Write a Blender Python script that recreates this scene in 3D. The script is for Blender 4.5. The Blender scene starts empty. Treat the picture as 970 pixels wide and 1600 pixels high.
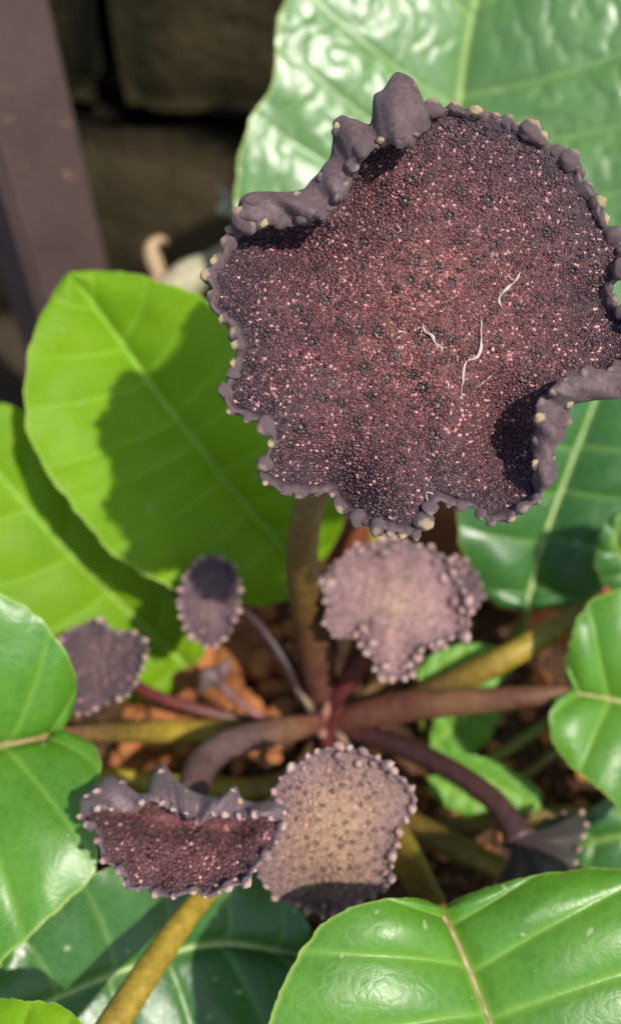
import bpy, bmesh, math, random
import numpy as np
from mathutils import Vector, Matrix, noise

random.seed(7); rng = np.random.default_rng(7)
scene = bpy.context.scene
COL = scene.collection

# ------------------------------------------------------------------ camera
FPX = 1716.0; CX, CY = 485.0, 800.0            # focal length and centre in photo pixels (970 x 1600)
PITCH = math.radians(50)
Fw = np.array([0, math.cos(PITCH), -math.sin(PITCH)])
Dn = np.array([0, -math.sin(PITCH), -math.cos(PITCH)])
Rt = np.array([1.0, 0, 0])
CROWN_D = 0.30
CAM = np.array([0, 0, 0.035]) - CROWN_D * (Rt*(495-CX)/FPX + Dn*(1120-CY)/FPX + Fw)
cam = bpy.data.cameras.new('camera'); camo = bpy.data.objects.new('camera', cam); COL.objects.link(camo)
camo.location = CAM; camo.rotation_euler = (math.radians(90)-PITCH, 0, 0)
cam.sensor_fit = 'VERTICAL'; cam.sensor_height = 24.0; cam.lens = 24.0*FPX/1600.0
cam.clip_start = 0.005; cam.clip_end = 100
cam.dof.use_dof = True; cam.dof.focus_distance = 0.192; cam.dof.aperture_fstop = 6.8
scene.camera = camo

# ------------------------------------------------------------------ sky, sun, exposure
SUN = np.array([0.36, -0.455, 0.815]); SUN /= np.linalg.norm(SUN)
elev = math.asin(SUN[2]); azim = math.atan2(SUN[0], SUN[1])
w = bpy.data.worlds.new('World'); scene.world = w; w.use_nodes = True
nt = w.node_tree; bg = nt.nodes['Background']
sky = nt.nodes.new('ShaderNodeTexSky'); sky.sky_type = 'NISHITA'; sky.sun_disc = False
sky.sun_elevation = elev; sky.sun_rotation = azim
nt.links.new(sky.outputs[0], bg.inputs[0]); bg.inputs[1].default_value = 0.15
sl = bpy.data.lights.new('sun', 'SUN'); sl.energy = 4.2; sl.angle = math.radians(1.2); sl.color = (1, 0.95, 0.86)
so = bpy.data.objects.new('sun', sl); COL.objects.link(so)
so.rotation_euler = Vector(SUN).to_track_quat('Z', 'Y').to_euler()
scene.view_settings.view_transform = 'Standard'; scene.view_settings.look = 'None'
scene.view_settings.gamma = 1; scene.view_settings.use_curve_mapping = False
scene.view_settings.exposure = 0.35

# ------------------------------------------------------------------ helpers
def W(px, py, d):
    """photo pixel + depth (m along the view axis) -> world point(s)"""
    px = np.asarray(px, float); py = np.asarray(py, float); d = np.asarray(d, float)
    return CAM + d[..., None]*(Rt*((px-CX)/FPX)[..., None] + Dn*((py-CY)/FPX)[..., None] + Fw)
def ground(px, py, z=0.0):
    k = Rt*((px-CX)/FPX) + Dn*((py-CY)/FPX) + Fw
    return CAM + k*(z-CAM[2])/k[2]

def catmull(pts, n):
    P = np.asarray(pts, float)
    Q = np.vstack([2*P[0]-P[1], P, 2*P[-1]-P[-2]])
    out = []
    for i in range(1, len(Q)-2):
        t = np.linspace(0, 1, 24, endpoint=False)[:, None]
        p0, p1, p2, p3 = Q[i-1], Q[i], Q[i+1], Q[i+2]
        out.append(0.5*((2*p1)+(-p0+p2)*t+(2*p0-5*p1+4*p2-p3)*t**2+(-p0+3*p1-3*p2+p3)*t**3))
    out.append(P[-1:]); D = np.vstack(out)
    s = np.concatenate([[0], np.cumsum(np.linalg.norm(np.diff(D[:, :3], axis=0), axis=1))])
    x = np.linspace(0, s[-1], n)
    return np.stack([np.interp(x, s, D[:, k]) for k in range(D.shape[1])], 1)

def vnoise(P, scale, seed=0.0):
    return np.array([noise.noise(Vector((p[0]*scale+seed, p[1]*scale-seed*0.7, p[2]*scale+1.3*seed))) for p in P])

def mesh(name, V, F, mat, parent=None, attrs=None, smooth=True, cols=None):
    me = bpy.data.meshes.new(name); me.from_pydata(np.asarray(V, float).tolist(), [], F if isinstance(F, list) else F.tolist())
    if attrs:
        for k, a in attrs.items():
            at = me.attributes.new(k, 'FLOAT', 'POINT'); at.data.foreach_set('value', np.asarray(a, np.float32))
    if cols is not None:
        c = np.ones((len(V), 4), np.float32); c[:, :3] = cols
        at = me.attributes.new('Col', 'FLOAT_COLOR', 'POINT'); at.data.foreach_set('color', c.ravel())
    if smooth: me.polygons.foreach_set('use_smooth', [True]*len(me.polygons))
    me.materials.append(mat); me.update()
    return link(name, me, parent)
def link(name, me, parent=None):
    o = bpy.data.objects.new(name, me); COL.objects.link(o)
    if parent is not None: o.parent = parent
    return o
def thing(name, label, cat, group=None, o=None):
    if o is None:
        o = bpy.data.objects.new(name, None); COL.objects.link(o); o.empty_display_size = 0.01
    o['label'] = label; o['category'] = cat
    if group: o['group'] = group
    return o
def grid_faces(nu, nv, wrap=False):
    i, j = np.meshgrid(np.arange(nu-1), np.arange(nv if wrap else nv-1), indexing='ij')
    j2 = (j+1) % nv
    return np.stack([i*nv+j, i*nv+j2, (i+1)*nv+j2, (i+1)*nv+j], -1).reshape(-1, 4)

# ------------------------------------------------------------------ materials
def newmat(name):
    m = bpy.data.materials.new(name); m.use_nodes = True; n = m.node_tree
    return m, n, n.nodes['Principled BSDF'], n.nodes['Material Output']
def nd(n, t, **kw):
    x = n.nodes.new(t)
    for k, v in kw.items(): setattr(x, k, v)
    return x
def mixc(n, fac, a, b, mode='MIX'):
    x = nd(n, 'ShaderNodeMix', data_type='RGBA', blend_type=mode)
    for s, v in ((0, fac), (6, a), (7, b)):
        if hasattr(v, 'is_output'): n.links.new(v, x.inputs[s])
        else: x.inputs[s].default_value = v if s == 0 else (*v, 1)
    return x.outputs[2]
def noisen(n, scale, detail=3, rough=.55, coord='Object'):
    tc = nd(n, 'ShaderNodeTexCoord'); x = nd(n, 'ShaderNodeTexNoise')
    x.inputs['Scale'].default_value = scale; x.inputs['Detail'].default_value = detail; x.inputs['Roughness'].default_value = rough
    n.links.new(tc.outputs[coord], x.inputs['Vector']); return x.outputs[0]
def ramp(n, src, a, b):
    x = nd(n, 'ShaderNodeMapRange'); x.inputs[1].default_value = a; x.inputs[2].default_value = b
    n.links.new(src, x.inputs[0]); return x.outputs[0]
def attr(n, name, out='Fac'):
    x = nd(n, 'ShaderNodeAttribute', attribute_name=name); return x.outputs[out]
def bumpn(n, h, strength, dist, bsdf):
    b = nd(n, 'ShaderNodeBump'); b.inputs['Strength'].default_value = strength; b.inputs['Distance'].default_value = dist
    n.links.new(h, b.inputs['Height']); n.links.new(b.outputs[0], bsdf.inputs['Normal']); return b.outputs[0]

def leaf_mat(name, base, dark, vein, trans, rough=.34, spec=.5, tfac=.3, edge=(.42, .55, .12)):
    m, n, b, out = newmat(name)
    big = ramp(n, noisen(n, 55, 4), .35, .7); fine = noisen(n, 900, 3, .6)
    c = mixc(n, big, dark, base)
    c = mixc(n, ramp(n, fine, .35, .75), c, mixc(n, .5, c, dark))
    tc = nd(n, 'ShaderNodeTexCoord'); wn = nd(n, 'ShaderNodeTexNoise'); wn.inputs['Scale'].default_value = 260; n.links.new(tc.outputs['Object'], wn.inputs['Vector'])
    wv = nd(n, 'ShaderNodeVectorMath', operation='MULTIPLY_ADD'); n.links.new(wn.outputs['Color'], wv.inputs[0]); wv.inputs[1].default_value = (.004,)*3; n.links.new(tc.outputs['Object'], wv.inputs[2])
    vo = nd(n, 'ShaderNodeTexVoronoi', feature='DISTANCE_TO_EDGE'); vo.inputs['Scale'].default_value = 380; n.links.new(wv.outputs[0], vo.inputs['Vector'])
    net = ramp(n, vo.outputs['Distance'], 0, .26)
    netc = nd(n, 'ShaderNodeMath', operation='MULTIPLY_ADD'); n.links.new(net, netc.inputs[0]); netc.inputs[1].default_value = -.16; netc.inputs[2].default_value = .16
    c = mixc(n, netc.outputs[0], c, vein)
    c = mixc(n, attr(n, 'vein'), c, vein)
    c = mixc(n, attr(n, 'edge'), c, edge)
    spots = ramp(n, noisen(n, 420, 1, .3), .765, .79)
    c = mixc(n, spots, c, (.30, .36, .16))
    n.links.new(c, b.inputs['Base Color'])
    rr = ramp(n, noisen(n, 140, 4), .2, .8)
    r2 = nd(n, 'ShaderNodeMapRange'); n.links.new(rr, r2.inputs[0]); r2.inputs[3].default_value = rough-.07; r2.inputs[4].default_value = rough+.12
    n.links.new(r2.outputs[0], b.inputs['Roughness']); b.inputs['Specular IOR Level'].default_value = spec
    h = nd(n, 'ShaderNodeMath', operation='ADD'); n.links.new(noisen(n, 700, 3), h.inputs[0]); n.links.new(noisen(n, 2600, 2), h.inputs[1])
    h2 = nd(n, 'ShaderNodeMath', operation='MULTIPLY_ADD'); n.links.new(h.outputs[0], h2.inputs[0]); h2.inputs[1].default_value = 1.3; n.links.new(net, h2.inputs[2])
    nb = bumpn(n, h2.outputs[0], .28, .00010, b)
    t = nd(n, 'ShaderNodeBsdfTranslucent'); n.links.new(nb, t.inputs['Normal'])
    n.links.new(mixc(n, attr(n, 'vein'), trans, (trans[0]*1.2, trans[1]*1.05, trans[2])), t.inputs[0])
    mx = nd(n, 'ShaderNodeMixShader'); mx.inputs[0].default_value = tfac
    n.links.new(b.outputs[0], mx.inputs[1]); n.links.new(t.outputs[0], mx.inputs[2]); n.links.new(mx.outputs[0], out.inputs[0])
    return m
M = {}
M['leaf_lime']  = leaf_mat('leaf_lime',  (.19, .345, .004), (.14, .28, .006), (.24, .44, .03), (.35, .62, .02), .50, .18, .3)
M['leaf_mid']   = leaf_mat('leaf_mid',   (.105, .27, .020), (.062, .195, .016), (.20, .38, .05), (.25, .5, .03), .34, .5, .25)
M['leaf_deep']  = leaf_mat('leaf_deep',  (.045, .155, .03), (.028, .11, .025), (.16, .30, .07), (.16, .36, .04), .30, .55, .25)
M['leaf_bull']  = leaf_mat('leaf_bull',  (.115, .25, .045), (.075, .19, .032), (.22, .36, .10), (.2, .42, .06), .40, 1.0, .2)
for nn in M['leaf_bull'].node_tree.nodes:
    if nn.type == 'BSDF_PRINCIPLED': nn.inputs['Coat Weight'].default_value = 1.0; nn.inputs['Coat Roughness'].default_value = .44
M['seedling']   = leaf_mat('seedling_leaf', (.15, .36, .04), (.12, .31, .03), (.22, .42, .06), (.35, .6, .08), .45, .4, .3)

def col_mat(name, rough=.5, spec=.4, nscale=600, amt=.35, bump=.0002, bscale=1500, sheen=0):
    m, n, b, out = newmat(name)
    c = attr(n, 'Col', 'Color'); ns = ramp(n, noisen(n, nscale, 4, .6), .25, .75)
    dk = mixc(n, 1.0, c, (1-amt, 1-amt, 1-amt), 'MULTIPLY'); lt = mixc(n, 1.0, c, (1+amt*.6,)*3, 'MULTIPLY')
    n.links.new(mixc(n, ns, dk, lt), b.inputs['Base Color'])
    b.inputs['Roughness'].default_value = rough; b.inputs['Specular IOR Level'].default_value = spec
    b.inputs['Sheen Weight'].default_value = sheen
    bumpn(n, noisen(n, bscale, 3, .6), .5, bump, b)
    return m
M['stem']   = col_mat('stem_skin', .46, .4, 330, .45, .0004, 620)
M['head']   = col_mat('flower_disc_skin', .62, .3, 900, .45, .0005, 1500, .08)
M['floret'] = col_mat('floret_skin', .46, .5, 2500, .3, .0001, 4000)
M['knob']   = col_mat('rim_knob_skin', .6, .35, 1200, .35, .0003, 2400, .08)
M['thread'] = col_mat('dry_thread', .7, .3, 2500, .3)

def rock_mat(name, a, b_, c3, scale, bump, rough=.9, spec=.2, rnd=True):
    m, n, b, out = newmat(name)
    c = mixc(n, ramp(n, noisen(n, scale, 5, .65), .3, .7), a, b_)
    c = mixc(n, ramp(n, noisen(n, scale*.35, 3, .6), .5, .72), c, c3)
    if rnd:
        oi = nd(n, 'ShaderNodeObjectInfo'); hs = nd(n, 'ShaderNodeHueSaturation')
        r = nd(n, 'ShaderNodeMapRange'); n.links.new(oi.outputs['Random'], r.inputs[0]); r.inputs[3].default_value = .6; r.inputs[4].default_value = 1.2
        n.links.new(r.outputs[0], hs.inputs['Value']); n.links.new(c, hs.inputs['Color']); c = hs.outputs[0]
    n.links.new(c, b.inputs['Base Color']); b.inputs['Roughness'].default_value = rough; b.inputs['Specular IOR Level'].default_value = spec
    bumpn(n, noisen(n, scale*3, 5, .65), .8, bump, b)
    return m
M['laterite'] = rock_mat('laterite', (.58, .19, .05), (.72, .31, .13), (.44, .14, .055), 220, .0006)
M['soil']  = rock_mat('soil_mat', (.032, .018, .010), (.085, .045, .022), (.14, .06, .03), 160, .002, rnd=False)
M['grit']  = rock_mat('grit_mat', (.06, .035, .02), (.16, .08, .045), (.22, .09, .045), 130, .0006, rnd=False)
M['terra'] = rock_mat('terracotta', (.26, .075, .035), (.33, .105, .05), (.19, .06, .032), 45, .0004, .85, .25, False)
M['stone'] = rock_mat('mossy_stone', (.026, .020, .010), (.066, .048, .022), (.018, .021, .007), 26, .006, .9, .15)
M['wallgap'] = rock_mat('wall_mortar', (.03, .024, .015), (.045, .036, .022), (.012, .014, .007), 40, .003, rnd=False)
M['moss'] = rock_mat('moss', (.09, .09, .012), (.14, .12, .015), (.05, .06, .01), 300, .001, rnd=False)
M['earth'] = rock_mat('yard_earth', (.03, .02, .013), (.05, .035, .022), (.022, .02, .012), 12, .004, rnd=False)
def post_mat():
    m, n, b, out = newmat('painted_post')
    c = mixc(n, ramp(n, noisen(n, 30, 5, .6), .3, .7), (.072, .046, .044), (.105, .068, .063))
    c = mixc(n, ramp(n, noisen(n, 160, 2, .5), .68, .74), c, (.22, .13, .08))
    n.links.new(c, b.inputs['Base Color']); b.inputs['Roughness'].default_value = .55
    bumpn(n, noisen(n, 220, 4), .4, .0006, b); return m
M['post'] = post_mat()

# ------------------------------------------------------------------ setting
def setting():
    n = 40; t = np.linspace(-3, 3, n); X, Y = np.meshgrid(t, t, indexing='ij')
    V = np.stack([X.ravel(), Y.ravel(), np.full(n*n, -.135)], 1); V[:, 2] += vnoise(V, 3)*.006
    o = mesh('ground', V, grid_faces(n, n), M['earth']); o['kind'] = 'structure'
    # stone wall with proud blocks
    wall = thing('stone_wall', 'dark mossy wall of rough stone blocks behind the plant', 'wall')
    ang = math.radians(-12); c, s = math.cos(ang), math.sin(ang); O = np.array([-.12, .36, .012])
    def wp(a, z, out): return O + np.array([a*c + out*s*1.0, a*s - out*c, z])
    bm = bmesh.new(); bmesh.ops.create_cube(bm, size=1); me = bpy.data.meshes.new('mortar_bed'); bm.to_mesh(me); bm.free(); me.materials.append(M['wallgap'])
    o = link('mortar_bed', me, wall); o.matrix_world = Matrix.Translation(Vector(wp(.05, .2, -.13))) @ Matrix.Rotation(ang, 4, 'Z') @ Matrix.Diagonal((1.6, .2, .72, 1))
    courses = [(-.155, -.004, -.045), (.002, .155, .105), (.160, .31, -.06), (.315, .46, .05)]
    for ci, (z0, z1, off) in enumerate(courses):
        a = -.75 + off
        while a < .8:
            wd = random.uniform(.15, .24)
            if ci == 1 and a < .06 < a+wd: pass
            stone(wall, wp, a+.002, a+wd-.002, z0, z1, random.uniform(-.006, .012)); a += wd
    # moss tuft on the joint
    V = []; F = []
    for k in range(60):
        p = wp(random.gauss(-.005, .007), random.gauss(-.02, .014), random.uniform(.01, .022)); r = random.uniform(.0015, .004)
        b = len(V); V += [p+np.array(q)*r for q in ((1, 0, 0), (-1, 0, 0), (0, 1, 0), (0, -1, 0), (0, 0, 1.3), (0, 0, -1))]
        F += [[b+0, b+2, b+4], [b+2, b+1, b+4], [b+1, b+3, b+4], [b+3, b+0, b+4], [b+2, b+0, b+5], [b+1, b+2, b+5], [b+3, b+1, b+5], [b+0, b+3, b+5]]
    o = mesh('moss_tuft', V, F, M['moss'], wall); o['kind'] = 'stuff'
    # metal post
    bm = bmesh.new(); bmesh.ops.create_cube(bm, size=1)
    for v in bm.verts: v.co = Vector((v.co.x*.034, v.co.y*.034, (v.co.z+.5)*1.1 - .14))
    bmesh.ops.bevel(bm, geom=[e for e in bm.edges if abs(e.verts[0].co.z-e.verts[1].co.z) > .5], offset=.0025, segments=3, affect='EDGES')
    me = bpy.data.meshes.new('metal_post'); bm.to_mesh(me); bm.free(); me.materials.append(M['post'])
    o = link('metal_post', me); o.location = (-.106, .215, 0); o.rotation_euler = (0, math.radians(-2.5), math.radians(40))
    thing('metal_post', 'square purple-brown painted metal post standing before the stone wall', 'post', None, o)
def stone(wall, wp, a0, a1, z0, z1, out):
    n = 9; V = []; Fc = []
    def pt(u, v, d):
        r = .10
        uu = u*2-1; vv = v*2-1
        k = 1 - .03*(abs(uu)**6+abs(vv)**6)
        a = (a0+a1)/2 + (a1-a0)/2*uu*k; z = (z0+z1)/2 + (z1-z0)/2*vv*k
        fall = max(abs(uu), abs(vv))**22
        return a, z, d - .016*fall
    for i in range(n):
        for j in range(n):
            a, z, d = pt(i/(n-1), j/(n-1), .022+out)
            q = Vector((a*14, z*14, out*80))
            V.append(wp(a+noise.noise(q)*.006, z+noise.noise(q+Vector((9, 0, 0)))*.006, d+noise.noise(q*1.4)*.009))
    Fc = grid_faces(n, n).tolist(); m = n*n
    ring = [i*n for i in range(n)] + [(n-1)*n+j for j in range(1, n)] + [i*n+n-1 for i in range(n-2, -1, -1)] + [j for j in range(n-2, 0, -1)]
    for r in ring:
        i, j = divmod(r, n); a, z, d = pt(i/(n-1), j/(n-1), 0); V.append(wp(a, z, -.04))
    k = len(ring)
    for q in range(k): Fc.append([ring[q], m+q, m+(q+1) % k, ring[(q+1) % k]])
    mesh('stone', V, Fc, M['stone'], wall)
setting()

# pot + soil
POT = np.array([0.004, -.019]); PR = .096
def pot():
    prof = [(.006, -.125), (.070, -.13), (.074, -.128), (.098, .002), (.099, .004), (.1085, .005), (.110, .008), (.1115, .031), (.110, .035), (.106, .0365), (.101, .035), (.099, .031), (.0965, .01), (.0955, -.01), (.09, -.03), (.066, -.115), (.006, -.118)]
    n = 96; V = []
    for r, z in prof:
        for k in range(n):
            a = 2*math.pi*k/n; V.append((POT[0]+r*math.cos(a), POT[1]+r*math.sin(a), z))
    mesh_o = mesh('plant_pot', V, grid_faces(len(prof), n, True), M['terra'])
    thing('plant_pot', 'round red terracotta pot with a thick rim holding the soil', 'pot', None, mesh_o)
    nr, na = 46, 110; V = [(POT[0], POT[1], 0)]
    P = []
    for i in range(1, nr+1):
        for k in range(na):
            a = 2*math.pi*k/na; r = PR*i/nr*.999; P.append((POT[0]+r*math.cos(a), POT[1]+r*math.sin(a), 0))
    P = np.array(P); P[:, 2] = vnoise(P, 60)*.004 + vnoise(P, 200, 3)*.0018 + .002
    cd = np.hypot(P[:, 0], P[:, 1]); P[:, 2] += .014*np.exp(-(cd/.03)**2)
    V = np.vstack([[(POT[0], POT[1], .004)], P]); F = [[0, 1+k, 1+(k+1) % na] for k in range(na)] + (grid_faces(nr, na, True)+1).tolist()
    o = mesh('soil', V, F, M['soil']); o['kind'] = 'structure'
pot()

# ------------------------------------------------------------------ rocks
def rock_mesh(name, seed, mat, sub=2, flat=.75):
    bm = bmesh.new(); bmesh.ops.create_icosphere(bm, subdivisions=sub, radius=1)
    r = random.Random(seed); dirs = [Vector((r.gauss(0, 1), r.gauss(0, 1), r.gauss(0, 1))).normalized() for _ in range(9)]; cut = [r.uniform(.55, .9) for _ in dirs]
    for v in bm.verts:
        for d, c in zip(dirs, cut):
            k = v.co.dot(d)
            if k > c: v.co -= d*(k-c)*.9
        v.co *= 1 + .12*noise.noise(v.co*2.2+Vector((seed, 0, 0))); v.co.z *= flat
    me = bpy.data.meshes.new(name); bm.to_mesh(me); bm.free(); me.materials.append(mat)
    return me
ROCKS = [rock_mesh('laterite_chunk', k, M['laterite']) for k in range(7)]
def soil_z(x, y): return .002 + .014*math.exp(-(math.hypot(x, y)/.03)**2)
def chunks():
    spots = []
    r = random.Random(3)
    def scatter(n, x0, x1, y0, y1, s0, s1, tries=4000):
        c = 0
        for _ in range(tries):
            if c >= n: break
            px, py, s = r.uniform(x0, x1), r.uniform(y0, y1), r.uniform(s0, s1)
            g = ground(px, py, .004)
            if math.hypot(g[0]-POT[0], g[1]-POT[1]) > PR-.008 or math.hypot(g[0], g[1]) < .012: continue
            if all((px-a)**2+(py-b)**2 > (.72*(s+t))**2 for a, b, t in spots): spots.append((px, py, s)); c += 1
    for p in ((375, 990, 46), (330, 1035, 40), (400, 1045, 34), (300, 1075, 36), (355, 1085, 30), (262, 1105, 36), (235, 1165, 40), (205, 1190, 30), (280, 1185, 28), (420, 1000, 24), (425, 1090, 24), (290, 1020, 26), (460, 985, 26), (792, 1200, 17), (600, 1120, 20)): spots.append(p)
    scatter(40, 190, 470, 950, 1215, 13, 24)
    scatter(46, 560, 930, 960, 1360, 8, 17)
    extra = {}
    for p in ((372, 985, 40), (345, 1018, 34), (395, 1025, 32), (322, 1050, 32), (368, 1058, 36), (300, 1092, 30), (408, 1068, 26), (250, 1172, 32), (215, 1178, 30), (285, 1180, 24)): spots.append(p); extra[p] = .007
    for px, py, s in spots:
        sz = s*.345/FPX; g = ground(px, py, .004)
        o = link('laterite_chunk', r.choice(ROCKS)); o.location = (g[0], g[1], soil_z(g[0], g[1])+sz*.42+extra.get((px, py, s), 0))
        o.scale = (sz*r.uniform(.85, 1.2), sz*r.uniform(.8, 1.1), sz*r.uniform(.8, 1.05)); o.rotation_euler = (r.uniform(-.4, .4), r.uniform(-.4, .4), r.uniform(0, 6.3))
        big = s >= 24; where = ('among the pale seedlings on the soil', 'by the seedlings') if px > 500 else ('under the small tilted mauve flower', 'under the tilted flower') if py < 1125 else ('between the two yellow stalks', 'between the yellow stalks')
        thing('', ('large rough orange laterite chunk lying ' if big else 'small orange-brown laterite pebble lying ')+where[0], 'stone', ('large orange chunks ' if big else 'small orange pebbles ')+where[1], o)
    # loose grit
    V = []; F = []; base = rock_mesh('grit_source', 99, M['grit'], 1); bv = np.array([v.co[:] for v in base.vertices]); bf = [list(p.vertices) for p in base.polygons]
    for _ in range(2600):
        a = r.uniform(0, 6.2832); q = PR*math.sqrt(r.random())*.97; x, y = POT[0]+q*math.cos(a), POT[1]+q*math.sin(a)
        s = r.uniform(.0006, .0022); b = len(V)
        rot = np.array(Matrix.Rotation(r.uniform(0, 6.3), 3, 'Z') @ Matrix.Rotation(r.uniform(-1, 1), 3, 'X'))
        V += list((bv@rot.T)*s + np.array([x, y, soil_z(x, y)+s*.4+noise.noise(Vector((x*60, y*60, 0)))*.004])); F += [[i+b for i in f] for f in bf]
    o = mesh('soil_grit', V, F, M['grit']); o['kind'] = 'stuff'; o['label'] = 'loose brown grit covering the potting soil'; o['category'] = 'grit'
    bpy.data.meshes.remove(base)
chunks()

# ------------------------------------------------------------------ stems
def tube_geo(P, R, sides=14):
    n = len(P); T = np.gradient(P, axis=0); T /= np.linalg.norm(T, axis=1)[:, None]+1e-12
    up = np.array([.3, .2, .9]); N = np.cross(T[0], up); N /= np.linalg.norm(N); V = []
    for i in range(n):
        N = N - T[i]*N.dot(T[i]); N /= np.linalg.norm(N); B = np.cross(T[i], N)
        a = np.linspace(0, 2*np.pi, sides, endpoint=False)
        V.append(P[i] + R[i]*(np.cos(a)[:, None]*N + np.sin(a)[:, None]*B))
    V = np.vstack(V); F = grid_faces(n, sides, True).tolist()
    F += [list(range(sides))[::-1], [(n-1)*sides+k for k in range(sides)]]
    return V, F
C_BROWN = (.11, .042, .026); C_OLIVE = (.15, .095, .02); C_YEL = (.34, .235, .03); C_GRN = (.19, .20, .04); C_RED = (.13, .028, .026); C_DARK = (.045, .018, .018); C_TAN = (.20, .10, .05); C_MAUVE = (.12, .07, .065)
def stem(name, pts, cols, parent, n=60, sides=14, mat='stem', jitter=.05):
    q = np.array([(p[0], p[1], p[2], p[3]) for p in pts], float)
    P3 = W(q[:, 0], q[:, 1], q[:, 2]); A = np.hstack([P3, (q[:, 3]*q[:, 2]/FPX)[:, None]])
    D = catmull(A, n); P, R = D[:, :3], D[:, 3]*(1+jitter*np.sin(np.linspace(0, 9, n)+len(pts)))
    V, F = tube_geo(P, R, sides)
    t = np.repeat(np.linspace(0, 1, n), sides); cs = np.array(cols, float); x = np.linspace(0, 1, len(cs))
    C = np.stack([np.interp(t, x, cs[:, k]) for k in range(3)], 1)
    return mesh(name, V, F, M[mat], parent, cols=C)

# ------------------------------------------------------------------ leaves
def leaf(parent, mat, mid, left, right, d0=None, nveins=7, bull=.0008, tert=0.0, arch=.0, groove=.0006, wave=.0006, ribcol=(.26, .36, .06), ribw=5.0, name='leaf', nu=150, nv=46, slope=.10, veinw=.0009, label=None, seed=0, veinlift=-.0003):
    """outline given as (px, py, depth) lists from base to tip; a ruled, bowed sheet between midrib and both edges"""
    def c3(L): a = np.array(L, float); return W(a[:, 0], a[:, 1], a[:, 2])
    Mi, L, Rg = [catmull(c3(k), nu) for k in (mid, left, right)]
    u = np.linspace(0, 1, nu)
    vs = np.concatenate([-np.linspace(1, 0, nv+1)[:-1], [0], np.linspace(0, 1, nv+1)[1:]])
    U, Vv = np.meshgrid(u, vs, indexing='ij'); av = np.abs(Vv)
    E = np.where((Vv < 0)[..., None], L[:, None, :], Rg[:, None, :])
    P = Mi[:, None, :] + (E-Mi[:, None, :])*av[..., None]
    du = np.gradient(P, axis=0); dv = np.gradient(P, axis=1); Nn = np.cross(du, dv)
    Nm = Nn.reshape(-1, 3).mean(0); Nm /= np.linalg.norm(Nm)
    if Nm.dot(CAM-P.reshape(-1, 3).mean(0)) < 0: Nn = -Nn; Nm = -Nm
    ln = np.linalg.norm(Nn, axis=2, keepdims=True); Nn = np.where(ln > 1e-12, Nn/np.maximum(ln, 1e-12), Nm)
    Nn = Nn*.7+Nm*.3; Nn /= np.linalg.norm(Nn, axis=2, keepdims=True)
    Lm = np.linalg.norm(np.diff(Mi, axis=0), axis=1).sum()
    wid = np.linalg.norm(E-Mi[:, None, :], axis=2)
    jit = np.random.default_rng(seed+11); uk = (np.arange(nveins)+.35)/(nveins+.3); uk = uk + jit.normal(0, .012, nveins)
    s = U - slope*av**1.3*(1-U*.5) - .02*(Vv > 0)
    dist = np.min(np.abs(s[..., None]-uk), axis=2)*Lm
    vw = veinw*(1-.55*av)
    side = np.exp(-(dist/vw)**2)*(1-.5*av)
    midv = np.exp(-(wid*av/(veinw*1.4))**2)
    vein = np.clip(np.maximum(side*.75, midv), 0, 1)
    idx = np.searchsorted(uk, s); lo = np.concatenate([[uk[0]-.12], uk]); hi = np.concatenate([uk, [uk[-1]+.12]])
    fr = np.clip((s-lo[idx])/(hi[idx]-lo[idx]), 0, 1)
    dome = np.sin(np.pi*fr)**.8*np.sin(np.pi*np.clip(av, .0, 1))**.6
    disp = bull*dome - groove*np.exp(-(wid*av/.0022)**2) + veinlift*side
    if tert:
        wob = vnoise(P.reshape(-1, 3), 70, seed+3).reshape(U.shape); wob2 = vnoise(P.reshape(-1, 3), 260, seed+4).reshape(U.shape)
        ph = av*12 + .5*np.sin(fr*4+idx*2.1) + idx*1.7 + np.where(Vv > 0, 2.2, 0) + 2.6*wob + .8*wob2
        lad = np.abs(np.sin(ph*np.pi/2)); fade = np.sin(np.pi*np.clip(fr, 0, 1))**.35*np.clip(av*5, 0, 1)
        disp = disp + tert*(lad**.6-.55)*fade
        vein = np.maximum(vein, .45*np.exp(-(lad/.13)**2)*fade)
    disp = disp + arch*(1-(2*av-1)**2)*np.clip(wid/.03, 0, 1)
    ed = (E-Mi[:, None, :])/np.maximum(wid, 1e-6)[..., None]; Lp = np.stack([U*30, Vv*0+np.sign(Vv)*3, U*0+seed], 2).reshape(-1, 3)
    P = P + ed*((vnoise(Lp, 1.0, seed)*.0009+vnoise(Lp, 3.1, seed+1)*.0004).reshape(U.shape)*av**8*np.clip(wid/.01, 0, 1))[..., None]
    Pf = P.reshape(-1, 3)
    nz = (vnoise(Pf, 45, seed)*1.0 + vnoise(Pf, 120, seed+5)*.45).reshape(U.shape)
    disp = disp + wave*nz*(.35+av) + wave*1.2*av**4*np.sin(U*23+seed+np.where(Vv > 0, 1.1, 0))
    P = P + Nn*disp[..., None]
    edge = np.clip((av-.978)/.015, 0, 1)*.7
    o = mesh(name, P.reshape(-1, 3), grid_faces(nu, len(vs)), M[mat], parent, {'vein': vein.ravel(), 'edge': edge.ravel()})
    if label: o['label'] = label
    if DBG:
        vd = CAM-P; vd /= np.linalg.norm(vd, axis=2, keepdims=True); Hh = vd+SUN; Hh /= np.linalg.norm(Hh, axis=2, keepdims=True); an = np.degrees(np.arccos(np.clip((Nn*Hh).sum(2), -1, 1))); print('GLOSS', seed, 'left', an[nu//2:, :nv].mean().round(1), an[:nu//2, :nv].mean().round(1), 'right', an[nu//2:, nv:].mean().round(1), an[:nu//2, nv:].mean().round(1), 'N', Nn[nu*2//3, nv//2].round(2), 'H', Hh[nu*2//3, nv//2].round(2))
    # midrib: its own raised cord
    k = max(2, int(nu*.96)); c = P[:k, nv, :] - Nn[:k, nv, :]*.00015
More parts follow.
